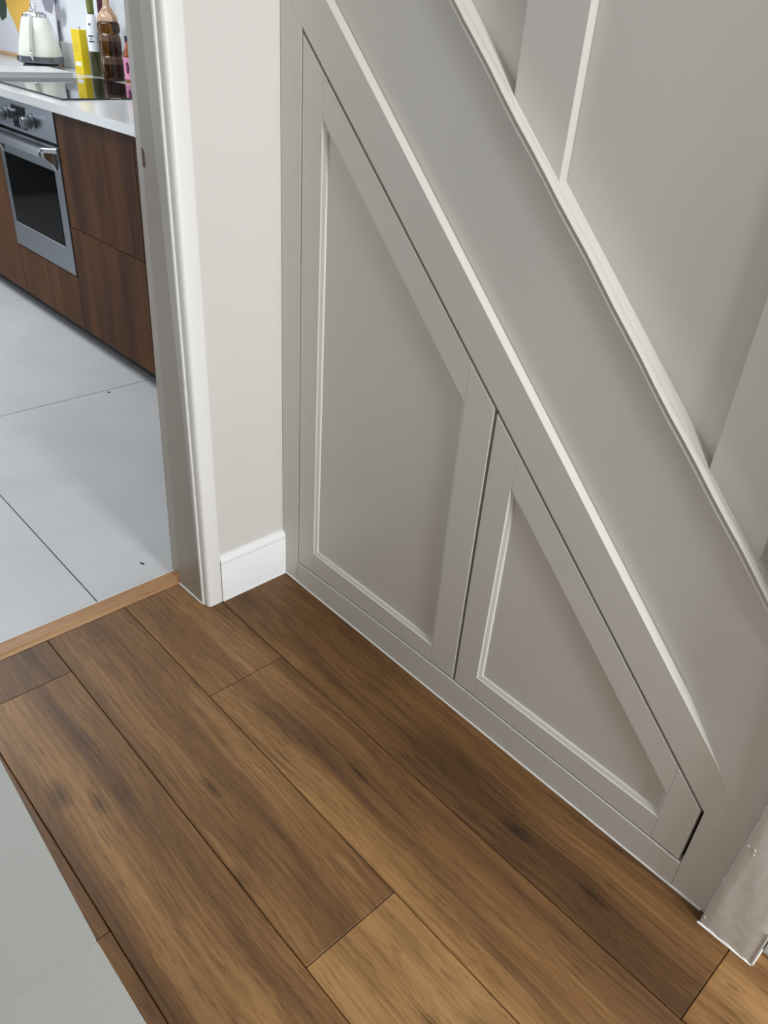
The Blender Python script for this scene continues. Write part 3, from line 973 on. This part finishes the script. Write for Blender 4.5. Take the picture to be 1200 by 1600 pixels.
flat_leaf('printed_leaf', [onprint(*p) for p in ((-3.756, 1.058), (-3.730, 1.062), (-3.685, 1.100), (-3.660, 1.135), (-3.610, 1.165), (-3.560, 1.205), (-3.530, 1.26), (-3.56, 1.36), (-3.66, 1.44), (-3.80, 1.38), (-3.89, 1.28), (-3.88, 1.20), (-3.84, 1.155), (-3.795, 1.115))], 'leaf_yellow')
flat_leaf('printed_leaf', [onprint(*p) for p in ((-3.905, 1.14), (-3.875, 1.20), (-3.90, 1.30), (-3.98, 1.36), (-4.08, 1.30), (-4.06, 1.20), (-3.98, 1.12))], 'leaf_green')
flat_leaf('printed_leaf', [onprint(*p) for p in ((-3.36, 1.195), (-3.28, 1.185), (-3.24, 1.25), (-3.27, 1.36), (-3.36, 1.40), (-3.43, 1.30))], 'leaf_grey')
flat_leaf('printed_leaf', [onprint(*p) for p in ((-3.225, 1.155), (-3.19, 1.165), (-3.172, 1.20), (-3.185, 1.232), (-3.215, 1.236), (-3.238, 1.205))], 'leaf_grey')

# bottles and tin
tn = empty('oil_tin', (-2.865, 0.900, ZT), math.radians(8), 'yellow rectangular oil tin standing by the upstand', 'tin')
tn.rotation_euler = (0, 0, math.radians(6))
box('can', -0.037, 0.037, -0.020, 0.020, 0.0, 0.188, 'yellow_tin', tn, bev=0.002)
box('label_patch', -0.024, 0.024, -0.0208, -0.0202, 0.034, 0.052, 'paper_white', tn)
for (a0, a1, z0, z1) in ((-0.022, 0.02, 0.118, 0.1205), (-0.022, 0.012, 0.110, 0.1125), (-0.018, 0.016, 0.096, 0.098), (-0.012, 0.012, 0.016, 0.018)):
    bm = bmesh.new()
    add_box(bm, a0, a1, -0.0208, -0.0202, z0, z1)
    link('label_mark', bm, 'yellow_dark', tn)
lathe('cap', [(0, 0.1885), (0.012, 0.1885), (0.012, 0.200), (0, 0.200)], 'clear_glass', tn, 16)

sb = empty('glass_bottle', (-2.835, 0.943, ZT), 0, 'small clear stoppered glass bottle behind the yellow tin', 'bottle')
lathe('body', [(0, 0), (0.020, 0), (0.021, 0.01), (0.021, 0.13), (0.012, 0.165), (0.010, 0.195), (0, 0.195)], 'clear_glass', sb, 20)
lathe('stopper', [(0, 0.1952), (0.009, 0.1952), (0.009, 0.203), (0.016, 0.210), (0.016, 0.216), (0, 0.219)], 'clear_glass', sb, 20)

ob = empty('olive_oil_bottle', (-2.735, 0.912, ZT), 0, 'olive glass bottle with a white label next to the yellow tin', 'bottle')
lathe('body', [(0, 0.001), (0.025, 0.001), (0.027, 0.004), (0.027, 0.215), (0.022, 0.236), (0.0155, 0.256), (0.0145, 0.262), (0, 0.262)], 'green_glass', ob, 28)
lathe('label', [(0.0273, 0.105), (0.0279, 0.105), (0.0279, 0.214), (0.0230, 0.2365), (0.0165, 0.256), (0.0158, 0.256)], 'paper_white', ob, 28)
lathe('neck_foil', [(0.0148, 0.2622), (0.0162, 0.2622), (0.0165, 0.335), (0.017, 0.338), (0.017, 0.350), (0, 0.350)], 'green_foil', ob, 24)
for (zz, hw, hh) in ((0.168, 0.013, 0.0035), (0.157, 0.005, 0.003), (0.146, 0.013, 0.0035)):
    bm = bmesh.new()
    pr_ = []
    for k in range(-4, 5):
        an = math.radians(-52) + hw * k / 4 / 0.028
        pr_.append([bm.verts.new((0.0284 * math.cos(an), 0.0284 * math.sin(an), zz + sz * hh * (0.75 if k % 2 else 1.0))) for sz in (-1, 1)])
    for p_, q_ in zip(pr_, pr_[1:]):
        bm.faces.new((p_[0], q_[0], q_[1], p_[1]))
    link('label_mark', bm, 'ink', ob)
em = lathe('emblem', [(0, 0), (0.006, 0), (0.006, 0.0006), (0.0045, 0.0010), (0, 0.0010)], 'ink', ob, 16)
em.rotation_euler = (math.pi / 2 - 0.25, 0, math.radians(38)); em.location = (0.0265 * math.cos(math.radians(-52)) * 1.0, 0.0265 * math.sin(math.radians(-52)), 0.216)

db = empty('wine_bottle', (-2.655, 0.925, ZT), 0, 'dark slim bottle with a plum neck foil between olive and amber bottles', 'bottle')
lathe('body', [(0, 0.001), (0.027, 0.001), (0.029, 0.004), (0.029, 0.165), (0.024, 0.195), (0.015, 0.225), (0.0135, 0.25), (0, 0.25)], 'dark_glass', db, 28)
lathe('neck_foil', [(0.0138, 0.2502), (0.0150, 0.2502), (0.0150, 0.325), (0.016, 0.328), (0.016, 0.34), (0, 0.34)], 'plum', db, 24)

ab = empty('amber_bottle', (-2.545, 0.900, ZT), 0, 'tall amber glass bottle of three stacked bulges full of oil', 'bottle')
def cell(za, zb, lo, hi):
    """the part of one bulge between fractions lo and hi of its height"""
    out = []
    for q in range(11):
        t_ = lo + (hi - lo) * q / 10
        out.append((0.0445 + 0.0065 * (1 - abs(2 * t_ - 1) ** 4) - 0.0015 * t_, za + (zb - za) * t_))
    return out


for (za, zb, fill) in ((0.002, 0.101, 0.66), (0.1015, 0.190, 0.66), (0.1905, 0.236, 1.0)):
    c1 = cell(za, zb, 0.0, fill)
    lathe('oil', [(0, c1[0][1])] + c1 + [(0, c1[-1][1])], 'amber', ab, 36, angle=50)
    if fill < 1:
        c2 = cell(za, zb, fill + 0.004, 1.0)
        lathe('glass_band', [(0, c2[0][1])] + c2 + [(0, c2[-1][1])], 'amber_band', ab, 36, angle=50)
lathe('shoulder', [(0, 0.2364), (0.0440, 0.2364), (0.0455, 0.240), (0.0450, 0.250), (0.040, 0.262), (0.028, 0.276), (0.019, 0.289), (0.0155, 0.305), (0.0150, 0.345), (0.017, 0.348), (0.017, 0.356), (0, 0.356)], 'amber_pale', ab, 32, angle=60)

rb = empty('rose_bottle', (-2.435, 0.930, ZT), 0, 'slim rose drink bottle with a pink label beside the amber bottle', 'bottle')
lathe('body', [(0, 0.001), (0.024, 0.001), (0.026, 0.004), (0.026, 0.105), (0.021, 0.125), (0.012, 0.148), (0.011, 0.165), (0, 0.165)], 'rose_glass', rb, 24)
lathe('label', [(0.0263, 0.016), (0.0268, 0.016), (0.0268, 0.104), (0.0263, 0.104)], 'pink', rb, 24)
lathe('cap', [(0, 0.1652), (0.0125, 0.1652), (0.0125, 0.186), (0, 0.187)], 'navy', rb, 20)
bm = bmesh.new()
for k in range(24):
    a0, a1 = math.radians(15 * k), math.radians(15 * (k + 1))
vs = []
for k in range(14):
    a = 2 * math.pi * k / 14
    th_ = math.radians(-52) + 0.30 * math.cos(a)
    vs.append(bm.verts.new((0.0271 * math.cos(th_), 0.0271 * math.sin(th_), 0.062 + 0.024 * math.sin(a))))
bm.faces.new(vs)
link('label_emblem', bm, 'plum', rb)

# crumbs on the tiles
for (x, y, l, r_) in ((-0.27, -0.285, 0.012, 0.4), (-1.33, 0.145, 0.012, 1.2)):
    bm = bmesh.new()
    add_box(bm, -l / 2, l / 2, -0.0022, 0.0022, 0, 0.003, 0.0008)
    o = link('crumb', bm, 'black_plastic', loc=(x, y, 0.0015))
    o.rotation_euler = (0, 0, r_)
    near = x > -0.5
    tag(o, 'dark crumb on the kitchen tile near the threshold strip' if near else 'dark crumb on the kitchen tile near the drawer unit', 'crumb', 'crumbs on the kitchen tiles')
